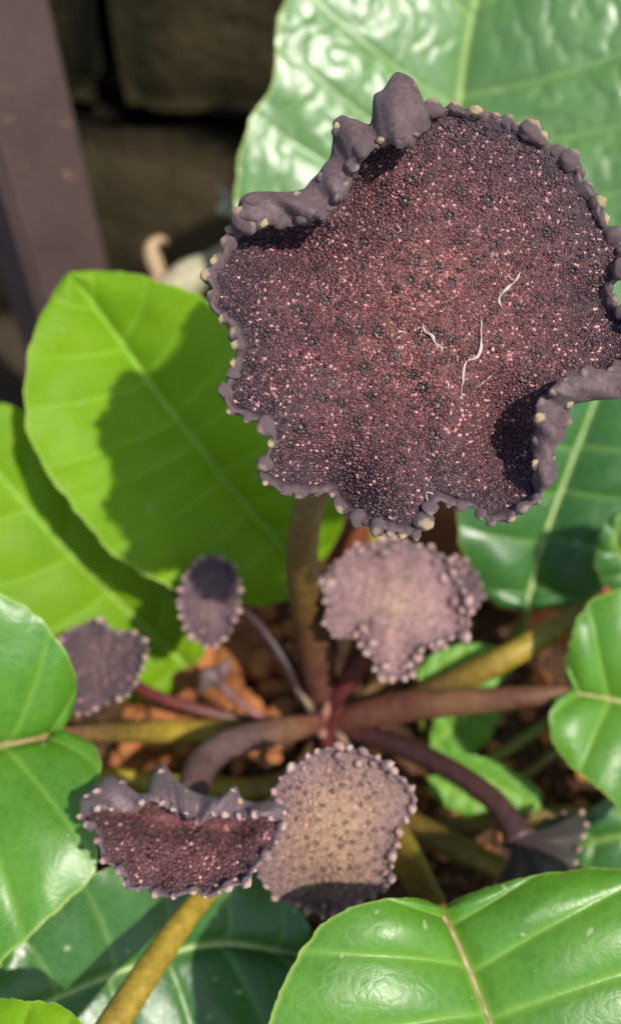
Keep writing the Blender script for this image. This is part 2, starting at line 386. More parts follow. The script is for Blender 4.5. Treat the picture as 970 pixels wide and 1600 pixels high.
    rw = ribw*np.mean([m[2] for m in mid])/FPX; R = rw*(1-.75*np.linspace(0, 1, k))
    V, F = tube_geo(c[::2], R[::2], 8); mesh('midrib', V, F, M['stem'], o, cols=np.tile(ribcol, (len(V), 1)))
    return o
DBG = False
def dl(pts, d0, d1, extra=0.0):
    """give a list of (px,py) depths running from d0 to d1"""
    n = len(pts); return [(p[0], p[1], (d0+(d1-d0)*i/(n-1)) + extra*math.sin(math.pi*i/(n-1))) for i, p in enumerate(pts)]

plant = thing('potted_plant', 'flowering plant with knobbly purple disc flowers and broad green leaves in terracotta pot', 'plant')
plant.location = (0, 0, 0)

# lime leaf that catches the shadow of the large flower
leaf(plant, 'leaf_lime', dl([(482, 915), (450, 865), (350, 750), (318, 705), (250, 620), (190, 535), (150, 480), (108, 425)], .318, .285),
     dl([(482, 915), (440, 940), (385, 946), (310, 935), (260, 915), (200, 880), (145, 830), (95, 770), (55, 700), (37, 620), (44, 550), (72, 480), (108, 425)], .318, .285, -.018),
     dl([(482, 915), (492, 895), (520, 850), (545, 800), (550, 750), (520, 660), (450, 560), (370, 495), (290, 450), (200, 428), (108, 425)], .318, .285, -.012),
     nveins=9, bull=.0010, groove=.0005, wave=.0014, ribcol=(.24, .40, .05), ribw=5, seed=1, arch=.0015, label='lime green leaf half shaded by the large flower')
# leaf below it, running out at the edge of the picture
leaf(plant, 'leaf_lime', dl([(312, 1062), (200, 955), (95, 850), (0, 742), (-70, 665)], .338, .302, -.003),
     dl([(312, 1062), (240, 1095), (150, 1080), (50, 1020), (-60, 900), (-120, 780), (-70, 665)], .338, .302, -.006),
     dl([(312, 1062), (318, 1010), (285, 945), (225, 885), (155, 815), (95, 750), (58, 690), (42, 645), (0, 633), (-70, 665)], .338, .302, -.002),
     nveins=6, bull=.0012, wave=.001, ribcol=(.25, .40, .06), ribw=5, seed=2, label='leaf with a lime half and a dark glossy half')
# cordate leaf at the end of the yellow stalk
leaf(plant, 'leaf_mid', dl([(92, 1146), (30, 1160), (-80, 1180), (-210, 1210), (-360, 1260)], .258, .235),
     dl([(92, 1146), (112, 1122), (119, 1070), (102, 1015), (58, 962), (0, 928), (-110, 895), (-240, 960), (-330, 1120), (-360, 1260)], .258, .235, -.006),
     dl([(92, 1146), (128, 1150), (161, 1190), (150, 1240), (156, 1300), (146, 1360), (105, 1410), (50, 1460), (0, 1508), (-110, 1580), (-250, 1500), (-360, 1260)], .258, .235, -.012),
     nveins=6, bull=.0014, groove=.0009, wave=.001, ribcol=(.30, .20, .08), ribw=7, seed=3, slope=.06, arch=.002, label='mid green heart-based leaf with a reddish midrib')
leaf(plant, 'leaf_mid', dl([(896, 1082), (970, 1096), (1040, 1112), (1130, 1135)], .276, .274, .001),
     dl([(896, 1082), (884, 1050), (888, 1000), (908, 958), (950, 924), (1010, 918), (1070, 960), (1110, 1040), (1130, 1135)], .276, .276, -.003),
     dl([(896, 1082), (866, 1092), (856, 1138), (880, 1184), (918, 1218), (950, 1246), (985, 1288), (1050, 1305), (1100, 1250), (1130, 1135)], .276, .270, -.005),
     nveins=5, bull=.0016, wave=.001, ribcol=(.30, .26, .09), ribw=6, seed=4, slope=.06, arch=.002, label='fresh green heart-based leaf on the brown stalk')
leaf(plant, 'leaf_mid', dl([(690, 1421), (716, 1475), (745, 1545), (768, 1605), (800, 1710), (835, 1880)], .222, .206),
     dl([(690, 1421), (668, 1407), (620, 1402), (560, 1411), (500, 1450), (460, 1508), (427, 1568), (414, 1640), (450, 1780), (600, 1870), (835, 1880)], .222, .206, -.004),
     dl([(690, 1421), (704, 1410), (750, 1390), (830, 1369), (920, 1356), (1000, 1358), (1100, 1390), (1180, 1490), (1180, 1660), (1050, 1820), (835, 1880)], .222, .206, .006),
     nveins=6, bull=.0012, groove=.0010, wave=.0007, ribcol=(.32, .24, .10), ribw=7, seed=5, slope=.08, arch=.0025, nu=200, nv=70, label='broad green heart-based leaf with a pale brown midrib')
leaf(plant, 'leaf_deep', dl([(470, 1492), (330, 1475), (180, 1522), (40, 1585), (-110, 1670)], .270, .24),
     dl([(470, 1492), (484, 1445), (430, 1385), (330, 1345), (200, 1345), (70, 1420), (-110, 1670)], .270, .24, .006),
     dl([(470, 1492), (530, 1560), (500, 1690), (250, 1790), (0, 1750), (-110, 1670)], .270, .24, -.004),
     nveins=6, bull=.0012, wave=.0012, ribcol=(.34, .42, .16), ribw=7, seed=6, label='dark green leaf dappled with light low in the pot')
leaf(plant, 'leaf_lime', dl([(-120, 1640), (-40, 1630), (60, 1620), (165, 1640)], .225, .21),
     dl([(-120, 1640), (-60, 1580), (0, 1562), (60, 1564), (120, 1585), (165, 1640)], .225, .21),
     dl([(-120, 1640), (-40, 1720), (80, 1720), (165, 1640)], .225, .21), nveins=4, seed=7, nu=60, nv=24, label='tip of a bright lime leaf')
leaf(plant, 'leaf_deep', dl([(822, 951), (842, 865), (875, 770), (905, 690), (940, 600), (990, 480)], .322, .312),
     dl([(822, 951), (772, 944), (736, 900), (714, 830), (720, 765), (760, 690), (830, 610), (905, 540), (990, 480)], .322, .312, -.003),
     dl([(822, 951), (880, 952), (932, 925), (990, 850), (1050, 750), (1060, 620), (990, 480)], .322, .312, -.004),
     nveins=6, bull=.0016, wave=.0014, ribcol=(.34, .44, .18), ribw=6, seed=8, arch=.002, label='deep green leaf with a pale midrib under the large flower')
leaf(plant, 'leaf_deep', dl([(1010, 930), (985, 890), (960, 850), (975, 795)], .300, .285),
     dl([(1010, 930), (960, 928), (932, 890), (932, 845), (950, 812), (975, 795)], .300, .285),
     dl([(1010, 930), (1060, 900), (1070, 840), (1030, 800), (975, 795)], .300, .285), nveins=4, seed=9, nu=60, nv=24)
leaf(plant, 'leaf_deep', dl([(1090, 1300), (1010, 1305), (950, 1310), (896, 1330)], .295, .302),
     dl([(1090, 1300), (1040, 1250), (975, 1240), (925, 1262), (905, 1290), (896, 1330)], .295, .302),
     dl([(1090, 1300), (1060, 1370), (980, 1385), (920, 1370), (896, 1330)], .295, .302), nveins=4, seed=10, nu=60, nv=24)
leaf(plant, 'leaf_mid', dl([(215, 1085), (235, 1065), (255, 1045), (275, 1020)], .342, .336), dl([(215, 1085), (212, 1055), (235, 1030), (275, 1020)], .342, .336), dl([(215, 1085), (250, 1085), (275, 1060), (275, 1020)], .342, .336), nveins=3, seed=12, nu=40, nv=16, label='small green leaf among the orange chunks')
leaf(plant, 'leaf_deep', dl([(330, 1150), (280, 1110), (230, 1085)], .348, .34), dl([(330, 1150), (290, 1160), (240, 1140), (230, 1085)], .348, .34), dl([(330, 1150), (330, 1120), (280, 1075), (230, 1085)], .348, .34), nveins=3, seed=13, nu=40, nv=16)

# the wrinkled leaf behind the flower is a plant of its own
big = thing('wrinkled_leaf_plant', 'large wrinkled glossy green leaf rising behind the big purple flower', 'plant')
leaf(big, 'leaf_bull', dl([(640, 650), (668, 480), (690, 330), (714, 175), (725, 90), (742, 0), (765, -120), (800, -270)], .348, .322, .004),
     dl([(640, 650), (560, 610), (450, 525), (392, 440), (370, 350), (369, 272), (391, 185), (424, 128), (431, 60), (447, 0), (500, -100), (620, -210), (800, -270)], .348, .322, -.012),
     dl([(640, 650), (760, 645), (900, 605), (1020, 525), (1100, 400), (1130, 250), (1110, 100), (1040, -60), (930, -190), (800, -270)], .348, .322, -.024),
     nveins=9, bull=.0016, tert=.0009, groove=.0010, wave=.0011, ribcol=(.30, .42, .14), ribw=7, seed=21, slope=.16, nu=260, nv=100, veinw=.0012, arch=.002, veinlift=-.0006)
stem('leaf_stalk', [(560, 1040, .362, 13), (580, 900, .348, 13), (588, 820, .34, 13), (610, 730, .342, 11), (642, 645, .3485, 8)], [C_OLIVE, C_YEL, C_YEL, C_GRN], big)

# seedlings
def seedling_leaf(par, mid, l, r, d0, d1, seed):
    leaf(par, 'seedling', dl(mid, d0, d1), dl([mid[0]]+l+[mid[-1]], d0, d1), dl([mid[0]]+r+[mid[-1]], d0, d1), nveins=4, bull=.0004, groove=.0003, wave=.0004, ribcol=(.24, .40, .08), ribw=3, nu=70, nv=24, seed=seed, arch=.001)
sd = thing('seedling', 'small pale green seedling with round leaves between the stalks on the soil', 'seedling')
seedling_leaf(sd, [(655, 1078), (700, 1045), (750, 1022), (790, 1012)], [(655, 1045), (690, 1015), (740, 1005)], [(690, 1082), (750, 1078), (800, 1050)], .304, .306, 31)
seedling_leaf(sd, [(672, 1168), (705, 1140), (740, 1110), (770, 1070)], [(675, 1130), (695, 1090), (735, 1070)], [(715, 1192), (760, 1160), (782, 1110)], .318, .314, 32)
stem('stalk', [(690, 1200, .345, 5), (680, 1180, .33, 5), (672, 1166, .318, 5)], [C_GRN, C_GRN], sd, 14, 8)
stem('stalk', [(690, 1200, .345, 5), (660, 1140, .325, 5), (655, 1078, .304, 5)], [C_GRN, C_GRN], sd, 14, 8)
sd = thing('seedling', 'pale green seedling with two long narrow leaves under the dark curved flower stalk', 'seedling')
seedling_leaf(sd, [(680, 1178), (735, 1205), (790, 1235), (846, 1262)], [(720, 1175), (790, 1198), (842, 1235)], [(715, 1215), (765, 1255), (815, 1285)], .306, .300, 33)
seedling_leaf(sd, [(668, 1215), (705, 1235), (750, 1258), (775, 1280)], [(700, 1208), (750, 1232), (772, 1258)], [(672, 1240), (710, 1268), (750, 1282)], .312, .308, 34)
stem('stalk', [(650, 1230, .338, 5), (662, 1200, .322, 5), (681, 1178, .306, 5)], [C_GRN, C_GRN], sd, 14, 8)
stem('stalk', [(650, 1230, .338, 5), (658, 1222, .325, 5), (668, 1215, .312, 5)], [C_GRN, C_GRN], sd, 14, 8)

# ------------------------------------------------------------------ stalks of the potted plant
S = lambda name, pts, cols, n=60, sides=14: stem(name, pts, cols, plant, n, sides)
S('flower_stalk', [(512, 1125, .306, 16), (500, 1060, .298, 26), (484, 970, .283, 28), (472, 890, .265, 26), (478, 810, .246, 24), (510, 710, .228, 22), (575, 590, .214, 22), (645, 500, .2055, 34)], [C_BROWN, C_BROWN, (.13, .07, .02), C_OLIVE, (.2, .12, .045), C_TAN, C_TAN])
S('flower_stalk', [(492, 1118, .306, 9), (455, 1050, .302, 12), (415, 990, .300, 10), (380, 955, .297, 9), (345, 945, .293, 10)], [C_BROWN, C_DARK, C_DARK, C_DARK])
S('flower_stalk', [(508, 1118, .304, 11), (545, 1060, .293, 15), (585, 1005, .285, 13), (618, 955, .2775, 14)], [C_RED, C_RED, C_BROWN])
S('flower_stalk', [(510, 1128, .31, 8), (600, 1060, .312, 9), (680, 980, .302, 9), (722, 920, .292, 10)], [C_BROWN, C_OLIVE, C_BROWN])
S('leaf_stalk', [(510, 1125, .31, 10), (600, 1108, .306, 14), (690, 1074, .298, 20), (800, 1022, .292, 21), (915, 956, .294, 17), (1010, 930, .300, 10)], [C_BROWN, C_BROWN, C_OLIVE, C_YEL, C_OLIVE, C_GRN])
S('leaf_stalk', [(505, 1128, .304, 14), (560, 1118, .298, 21), (640, 1103, .292, 25), (760, 1094, .283, 20), (860, 1085, .278, 14), (900, 1083, .276, 8)], [C_RED, C_BROWN, C_BROWN, C_TAN, C_BROWN, C_TAN])
S('flower_stalk', [(500, 1130, .302, 13), (440, 1142, .287, 21), (370, 1158, .270, 24), (322, 1188, .262, 25), (302, 1235, .252, 24), (296, 1300, .248, 26)], [C_RED, C_TAN, C_MAUVE, C_MAUVE, (.10, .045, .035)])
S('leaf_stalk', [(500, 1132, .308, 10), (430, 1143, .306, 14), (300, 1143, .300, 18), (170, 1145, .275, 16), (92, 1146, .258, 8)], [C_BROWN, C_OLIVE, C_YEL, C_OLIVE, C_TAN])
S('leaf_stalk', [(525, 1150, .318, 12), (430, 1226, .311, 16), (300, 1228, .303, 17), (170, 1216, .295, 17), (20, 1200, .285, 16), (-120, 1190, .28, 14)], [C_BROWN, C_YEL, C_YEL, C_YEL])
S('flower_stalk', [(515, 1128, .306, 11), (570, 1147, .300, 15), (640, 1172, .292, 18), (712, 1208, .284, 17), (770, 1250, .277, 17), (800, 1290, .272, 21), (812, 1312, .270, 30)], [C_RED, C_DARK, C_DARK, (.065, .025, .022), (.07, .035, .035)])
S('leaf_stalk', [(512, 1135, .315, 10), (570, 1230, .311, 14), (650, 1292, .301, 20), (780, 1356, .286, 19), (920, 1440, .262, 16)], [C_BROWN, C_OLIVE, C_OLIVE, C_YEL, C_YEL])
S('leaf_stalk', [(508, 1135, .306, 12), (570, 1230, .297, 20), (622, 1318, .278, 26), (668, 1400, .246, 24), (692, 1424, .222, 10)], [C_BROWN, C_BROWN, C_YEL, C_OLIVE, C_OLIVE])
S('leaf_stalk', [(505, 1138, .312, 10), (420, 1290, .285, 16), (318, 1400, .250, 19), (250, 1490, .236, 22), (165, 1620, .220, 24), (90, 1740, .21, 22)], [C_BROWN, C_OLIVE, C_YEL, C_YEL, (.27, .19, .03)])
S('leaf_stalk', [(500, 1125, .312, 10), (492, 1010, .325, 12), (482, 912, .318, 8)], [C_BROWN, C_OLIVE, C_GRN])
S('leaf_stalk', [(512, 1125, .312, 9), (640, 1090, .335, 10), (770, 1040, .338, 11), (808, 990, .330, 11), (823, 948, .322, 8)], [C_BROWN, C_OLIVE, C_GRN, C_GRN])
S('leaf_stalk', [(515, 1135, .318, 8), (640, 1235, .318, 10), (750, 1195, .314, 10), (860, 1125, .308, 9), (950, 1070, .30, 8)], [C_BROWN, C_OLIVE, C_GRN, C_GRN])
S('leaf_stalk', [(515, 1138, .32, 8), (660, 1300, .309, 10), (780, 1238, .313, 10), (880, 1165, .309, 9), (960, 1120, .31, 8)], [C_BROWN, C_OLIVE, C_OLIVE, C_GRN])
S('leaf_stalk', [(515, 1138, .32, 8), (600, 1270, .311, 11), (720, 1290, .305, 12), (900, 1268, .301, 11), (1020, 1300, .305, 9)], [C_BROWN, C_OLIVE, C_OLIVE, C_GRN])
S('bud_stalk', [(470, 1130, .309, 6), (430, 1132, .306, 7), (392, 1110, .305, 7), (360, 1085, .306, 7), (345, 1070, .306, 6)], [C_RED, (.2, .06, .055), (.24, .09, .09), C_MAUVE], 30, 10)
S('flower_stalk', [(495, 1132, .310, 8), (380, 1125, .318, 10), (250, 1090, .310, 10), (170, 1045, .296, 12)], [C_RED, C_BROWN, C_RED, C_RED])
S('leaf_stalk', [(500, 1130, .314, 9), (410, 1115, .335, 9), (345, 1090, .338, 8), (312, 1062, .335, 6)], [C_BROWN, C_OLIVE, C_YEL])
S('crown', [(500, 1165, .335, 30), (499, 1140, .317, 30), (500, 1124, .304, 24), (503, 1112, .298, 8)], [C_BROWN, C_BROWN, C_RED, C_RED], 20, 18)
for (a, b, d, x, y, r, c) in ((492, 1118, .299, 470, 1082, 6, (.25, .18, .12)), (505, 1125, .296, 512, 1098, 8, (.36, .17, .12)), (498, 1135, .297, 480, 1120, 7, (.30, .12, .09)), (515, 1130, .297, 535, 1100, 6, C_RED), (500, 1140, .299, 506, 1152, 8, (.36, .2, .14)), (520, 1140, .299, 545, 1165, 7, (.30, .20, .14)), (480, 1105, .30, 462, 1075, 7, C_MAUVE)):
    S('bud_scale', [(a, b, d+.004, r*.8), ((a+x)/2, (b+y)/2, d, r), (x, y, d-.002, r*.25)], [c, c], 12, 8)
# young folded bud
S('flower_bud', [(345, 1072, .306, 6), (336, 1062, .305, 13), (326, 1055, .304, 15), (318, 1072, .304, 9), (308, 1082, .304, 3)], [C_MAUVE, (.14, .09, .09), (.10, .06, .06)], 20, 10)
S('flower_bud', [(343, 1070, .306, 5), (350, 1045, .304, 9), (358, 1030, .303, 3)], [C_MAUVE, (.16, .10, .11)], 14, 10)

# dried bits behind
dp = thing('dried_twig', 'pale beige dried stalk behind the lime leaf beside the purple flower', 'twig')
stem('stalk', [(378, 345, .372, 9), (362, 385, .37, 13), (330, 415, .368, 22), (285, 445, .365, 30), (230, 520, .36, 26), (215, 640, .42, 20)], [(.36, .31, .20), (.42, .38, .26), (.40, .36, .25)], dp)
stem('twig_tip', [(368, 335, .371, 8), (352, 325, .37, 13), (345, 335, .369, 6)], [(.45, .38, .26)]*2, dp, 16, 10)
stem('twig_tip', [(362, 318, .371, 7), (352, 302, .37, 6), (340, 290, .37, 4)], [(.30, .25, .18)]*2, dp, 16, 8)
dc = thing('dried_curl', 'small curled tan dried leaf standing up against the dark wall', 'dried leaf')
stem('stalk', [(240, 470, .40, 5), (243, 440, .40, 9), (248, 428, .40, 12)], [(.35, .14, .04), (.45, .28, .15)], dc, 20, 10)
stem('curl', [(250, 432, .40, 12), (240, 405, .40, 14), (236, 390, .40, 12), (243, 378, .40, 10), (254, 374, .40, 6), (262, 380, .40, 2)], [(.36, .23, .12), (.40, .28, .16), (.32, .20, .11)], dc, 30, 10)

# ------------------------------------------------------------------ disc flowers
def polar(poly, c, th):
    """outermost hit of the polygon for every ray angle"""
    P = np.array(poly, float)-np.array(c); Q = np.roll(P, -1, 0); out = np.zeros(len(th))
    for i, a in enumerate(th):
        d = np.array([math.cos(a), math.sin(a)]); n = np.array([-d[1], d[0]])
        s0 = P@n; s1 = Q@n; m = (s0*s1 <= 0) & (np.abs(s0-s1) > 1e-9); best = 0
        for k in np.where(m)[0]:
            t = s0[k]/(s0[k]-s1[k]); r = (P[k]+(Q[k]-P[k])*t)@d
            if r > best: best = r
        out[i] = best
    z = out <= 0
    if z.any(): out[z] = np.interp(np.where(z)[0], np.where(~z)[0], out[~z])
    return out
def smooth_ring(a, k):
    if k <= 0: return a
    w = np.hanning(2*k+3)[1:-1]; w /= w.sum(); e = np.concatenate([a[-k:], a, a[:k]]); return np.convolve(e, w, 'valid')
def openline(line, c, th):
    """radius of an open polyline around c; NaN outside its sector"""
    p = np.array(line, float)-np.array(c); a = np.unwrap(np.arctan2(p[:, 1], p[:, 0])); r = np.hypot(p[:, 0], p[:, 1])
    if a[0] > a[-1]: a, r = a[::-1], r[::-1]
    res = np.full(len(th), np.nan)
    for sh in (-2*math.pi, 0, 2*math.pi):
        t = th+sh; m = (t >= a[0]) & (t <= a[-1]); o = np.argsort(a); res[m] = np.interp(t[m], a[o], r[o])
    return res

def knob_mesh(name, seed, tip, body, tipsize):
    bm = bmesh.new(); bmesh.ops.create_icosphere(bm, subdivisions=3, radius=1)
    for v in bm.verts:
        k = (v.co.z+1)/2
        v.co.x *= 1.05-.42*k; v.co.y *= 1.05-.42*k; v.co.z *= 1.15
        v.co *= 1+.22*noise.noise(v.co*1.7+Vector((seed*3.1, 0, 0)))+.07*noise.noise(v.co*4+Vector((0, seed*2.3, 0)))
    me = bpy.data.meshes.new(name); bm.to_mesh(me); bm.free()
    c = np.ones((len(me.vertices), 4), np.float32)
    for i, v in enumerate(me.vertices):
        t = min(1, max(0, (v.co.z - tipsize + .25*noise.noise(v.co*2.6+Vector((0, seed, 0))))/.22)); c[i, :3] = [b*(1-t)+a*t for a, b in zip(tip, body)]
    at = me.attributes.new('Col', 'FLOAT_COLOR', 'POINT'); at.data.foreach_set('color', c.ravel())
    me.polygons.foreach_set('use_smooth', [True]*len(me.polygons)); me.materials.append(M['knob']); return me
def knob_set(tag, body, tips): return [knob_mesh('rim_knob', i+hash_(tag), t, body, ts) for i, (t, ts) in enumerate(tips)]
def hash_(s): return sum(map(ord, s)) % 17

def head(parent, outline, c, d0, grad, curls=(), wells=(), rim=16, lift=.0012, field_cols=None, margin_col=(.085, .06, .07), spacing=5.2, knobs=None, kr=11, kgap=30, curlh=.008, nth=360, nr=46, label=None, stalk_px=None, seed=0, bumpr=(.45, .75), pits=0, backcol=(.10, .06, .06), kextra=0, wav=.0012, curl_smooth=8, spec_p=.10, contrast=1.0, pitr=(5.5, 9), relief=.55, skin=.95):
    """a wavy disc: floret field, thick margin (rolled forward over the disc where `curls` says so), knobs along the rim, granular florets"""
    rg = np.random.default_rng(seed+50); c = np.array(c, float); th = np.linspace(-math.pi, math.pi, nth, endpoint=False)
    Rs = smooth_ring(polar(outline, c, th), 2); pxm = d0/FPX
    cur = np.zeros(nth); Rin = Rs*.8
    for line in curls:
        r = openline(line, c, th); m = ~np.isnan(r); cur[m] = 1; Rin[m] = r[m]
    cur = np.clip(smooth_ring(cur, curl_smooth), 0, 1); Rin = smooth_ring(Rin, 5)
    phase = rg.uniform(0, 6, 4)
    def height(px, py):
        x = px-c[0]; y = py-c[1]; r = np.hypot(x, y); a = np.arctan2(y, x)
        Rr = np.interp(a, np.append(th, math.pi), np.append(Rs, Rs[0])); s = r/Rr
        h = wav*s**2*(np.sin(3*a+phase[0])+.7*np.sin(5*a+phase[1])) + wav*.35*s*np.sin(9*a+phase[2]+3*s)
        for (wx, wy, sx, sy, hh) in wells: h = h + hh*np.exp(-((px-wx)/sx)**2-((py-wy)/sy)**2)
        return h
    def surf(px, py, up=0.0):
        px = np.asarray(px, float); py = np.asarray(py, float)
        return W(px, py, d0 + grad[0]*(px-c[0]) + grad[1]*(py-c[1]) - height(px, py) - up)
    ca, sa = np.cos(th), np.sin(th)
    Rf = (Rs-rim)*(1-cur) + (Rs-5)*cur
    rows = []; kinds = []
    for i in range(nr+1):
        r = Rf*(i/nr) if i else Rf*.004
        px, py = c[0]+r*ca, c[1]+r*sa; rows.append(surf(px, py)); kinds.append((px, py, i/nr))
    # margin profile points: (normal px offset from outline, height) vs curled ones
    lump = .5+.5*np.sin(th*Rs.mean()/kgap*2+seed); wd = Rs-Rin
    nrm = [(-.55*rim, .9), (-.30*rim, 1.25), (-.1*rim, .9), (0, .1), (-.1*rim, -.9), (-.5*rim, -1.9), (-1.0*rim, -2.4)]
    crl = [(.0, .12), (.0, .42), (.12, .72), (.45, .96), (.82, 1.0), (1.0, .93), (.93, .82)]
    marg = []; kn = []
    if knobs:
        acc = 0; nxt = rg.uniform(0, kgap); arc = np.zeros(nth)
        for i in range(nth):
            j = (i+1) % nth; rr_ = Rin if cur[i] > .5 else Rs
            acc += math.hypot(rr_[j]*ca[j]-rr_[i]*ca[i], rr_[j]*sa[j]-rr_[i]*sa[i])
            if acc >= nxt: kn.append((i, kr*rg.uniform(.6, 1.5))); nxt = acc + kgap*rg.uniform(.65, 1.35)
    swell = np.zeros(nth)
    for i, sz in kn:
        da = np.abs((th-th[i]+math.pi) % (2*math.pi)-math.pi)*Rs[i]; swell = np.maximum(swell, sz*np.exp(-(da/(sz*1.05))**2))
    for (o, hh), (cf, chh) in zip(nrm, crl):
        r = (Rs+o)*(1-cur) + (Rs-wd*cf)*cur
        hgt = (lift*hh*(.8+.4*lump))*(1-cur) + (curlh*chh*(.85+.3*lump))*cur
        q = np.stack([ca*Rs/kgap*1.1, sa*Rs/kgap*1.1, np.full(nth, hh*.6)], 1)
        up = max(0, min(1, hh+.6)); r = r + rim*.25*vnoise(q, 1.0, seed) + rim*.30*vnoise(q, .45, seed+4)*(1-cur) + swell*.32*(1-cur)*(1 if hh > -1.5 else 0) - rim*.12*(1-cur) - swell*.4*cur*(1 if cf > .3 else 0)
        hgt = hgt + lift*.55*vnoise(q, 1.0, seed+7) + lift*1.1*vnoise(q, .45, seed+9) + swell*pxm*.55*up*(1-cur) + swell*pxm*.5*cur*cf
        px, py = c[0]+r*ca, c[1]+r*sa; marg.append((r, hgt)); rows.append(surf(px, py, hgt))
    V = np.vstack(rows)
    fc = np.array(field_cols if field_cols is not None else [(.20, .085, .065), (.13, .05, .05), (.06, .03, .04)], float)
    C = []
    for i in range(nr+1): C.append(np.tile([np.interp(i/nr, np.linspace(0, 1, len(fc)), fc[:, k])*skin for k in range(3)], (nth, 1)))
    for k in range(7): C.append(np.tile(margin_col, (nth, 1)))
    C = np.vstack(C); nz = vnoise(V, 400, seed)[:, None]; C = C*(1+.35*nz)
    V2 = V.copy(); nrm_dir = -Fw
    V2 += nrm_dir*(vnoise(V, 700, seed+2)*.00022)[:, None]
    disc = mesh('flower_head', V2, grid_faces(nr+8, nth, True), M['head'], parent, cols=C)
    if label: disc['label'] = label
    # underside: from the last margin row to the stalk
    sp = np.array(W(*[np.array([q]) for q in (stalk_px or (c[0], c[1], d0+.012))]))[0]
    ru = (Rs-rim)*(1-cur)+(Rs-3)*cur; ub = [surf(c[0]+ru*ca, c[1]+ru*sa, -lift*2.4*(1-cur)-.0006*cur)]
    for t in (.12, .3, .5, .7, .85, .96):
        rr_ = ru*(1-t); q = surf(c[0]+rr_*ca, c[1]+rr_*sa, -.0022-.0025*t); ub.append(q*(1-t**4)+sp*t**4)
    U = np.vstack(ub); mesh('underside', U, grid_faces(7, nth, True), M['head'], disc, cols=np.tile(backcol, (len(U), 1)))
    # knobs
    if knobs:
        for i, s in kn:
            s = s*.82
            spots = []
            if cur[i] > .5:
                r, hgt = marg[4]; spots.append((r[i]+s*.1, hgt[i]-s*pxm*.3, -.5))
                if rg.random() < .6: r, hgt = marg[2]; spots.append((r[i]-s*.3, hgt[i]-.0003, .9))
            else:
                spots.append((marg[2][0][i]-s*.25, marg[2][1][i]-s*pxm*.35, .75))
                if rg.random() < kextra: spots.append((Rs[i]-s*rg.uniform(1.6, 2.6), lift*1.0, .2))
            for (r, hh, outw) in spots:
                p = surf(c[0]+r*ca[i], c[1]+r*sa[i], hh)
                radial = Rt*ca[i]+Dn*sa[i]
                tang = Vector(-Rt*sa[i]+Dn*ca[i])
                ax = Vector(radial*outw - Fw*(.75+rg.normal(0, .2)) + rg.normal(0, .18, 3)).normalized()
                o = link('rim_knob', knobs[rg.integers(len(knobs))], disc); xx = (tang-ax*tang.dot(ax)).normalized(); yy = ax.cross(xx); q = Matrix((xx, yy, ax)).transposed()
                sm = s*pxm; o.matrix_world = Matrix.Translation(Vector(p)) @ q.to_4x4() @ Matrix.Rotation(rg.normal(0, .35), 4, 'Z') @ Matrix.Diagonal((sm*rg.uniform(.95, 1.55), sm*rg.uniform(.8, 1.1), sm*rg.uniform(.75, 1.15), 1))
    # granular florets
    pts = []
    x0, x1, y0, y1 = c[0]-Rs.max(), c[0]+Rs.max(), c[1]-Rs.max(), c[1]+Rs.max()
    gx, gy = np.meshgrid(np.arange(x0, x1, spacing), np.arange(y0, y1, spacing*.87), indexing='ij')
    gx = gx + (np.arange(gx.shape[1]) % 2)[None, :]*spacing*.5
    gx = gx + rg.normal(0, spacing*.24, gx.shape); gy = gy + rg.normal(0, spacing*.24, gy.shape)
    px, py = gx.ravel(), gy.ravel(); a = np.arctan2(py-c[1], px-c[0]); r = np.hypot(px-c[0], py-c[1])
    lim = np.interp(a, np.append(th, math.pi), np.append(Rf, Rf[0])); keep = r < lim*.995; px, py, r, a, lim = px[keep], py[keep], r[keep], a[keep], lim[keep]
    s = r/lim
    pit = []
    if pits:
        k = 0
        while len(pit) < pits and k < 6000:
            k += 1; q = rg.integers(len(px))
            if s[q] < .93 and all((px[q]-u)**2+(py[q]-v)**2 > (pitr[1]*2.6)**2 for u, v, _ in pit): pit.append((px[q], py[q], rg.uniform(*pitr)))
        for (u, v, pr) in pit:
            m = np.hypot(px-u, py-v) > pr*.95; px, py, s = px[m], py[m], s[m]
    n = len(px); br = spacing*rg.uniform(*bumpr, n); hh = br*rg.uniform(.35, 2.1, n)*relief
    base = np.stack([np.interp(s, np.linspace(0, 1, len(fc)), fc[:, k]) for k in range(3)], 1)
    pool = np.array([(.32, .28, .34), (.55, .5, .52), (.8, .76, .76), (1.05, .95, .9), (1.6, 1.45, 1.3)]); base = base*(pool[rg.integers(0, 5, n)]*contrast+(1-contrast))*(1+rg.normal(0, .15, (n, 1)))
    lf = vnoise(np.stack([px/26, py/26, px*0], 1), 1.0, seed)+.7*vnoise(np.stack([px/9, py/9, px*0], 1), 1.0, seed+1); base = base*(1+.55*contrast*lf)[:, None]
    hot = rg.random(n) < spec_p*(1+1.2*lf); base[hot] = np.array([.50, .25, .22])*rg.uniform(.7, 1.25, (hot.sum(), 1))
    blk = rg.random(n) < .22*contrast**2; base[blk] *= .35
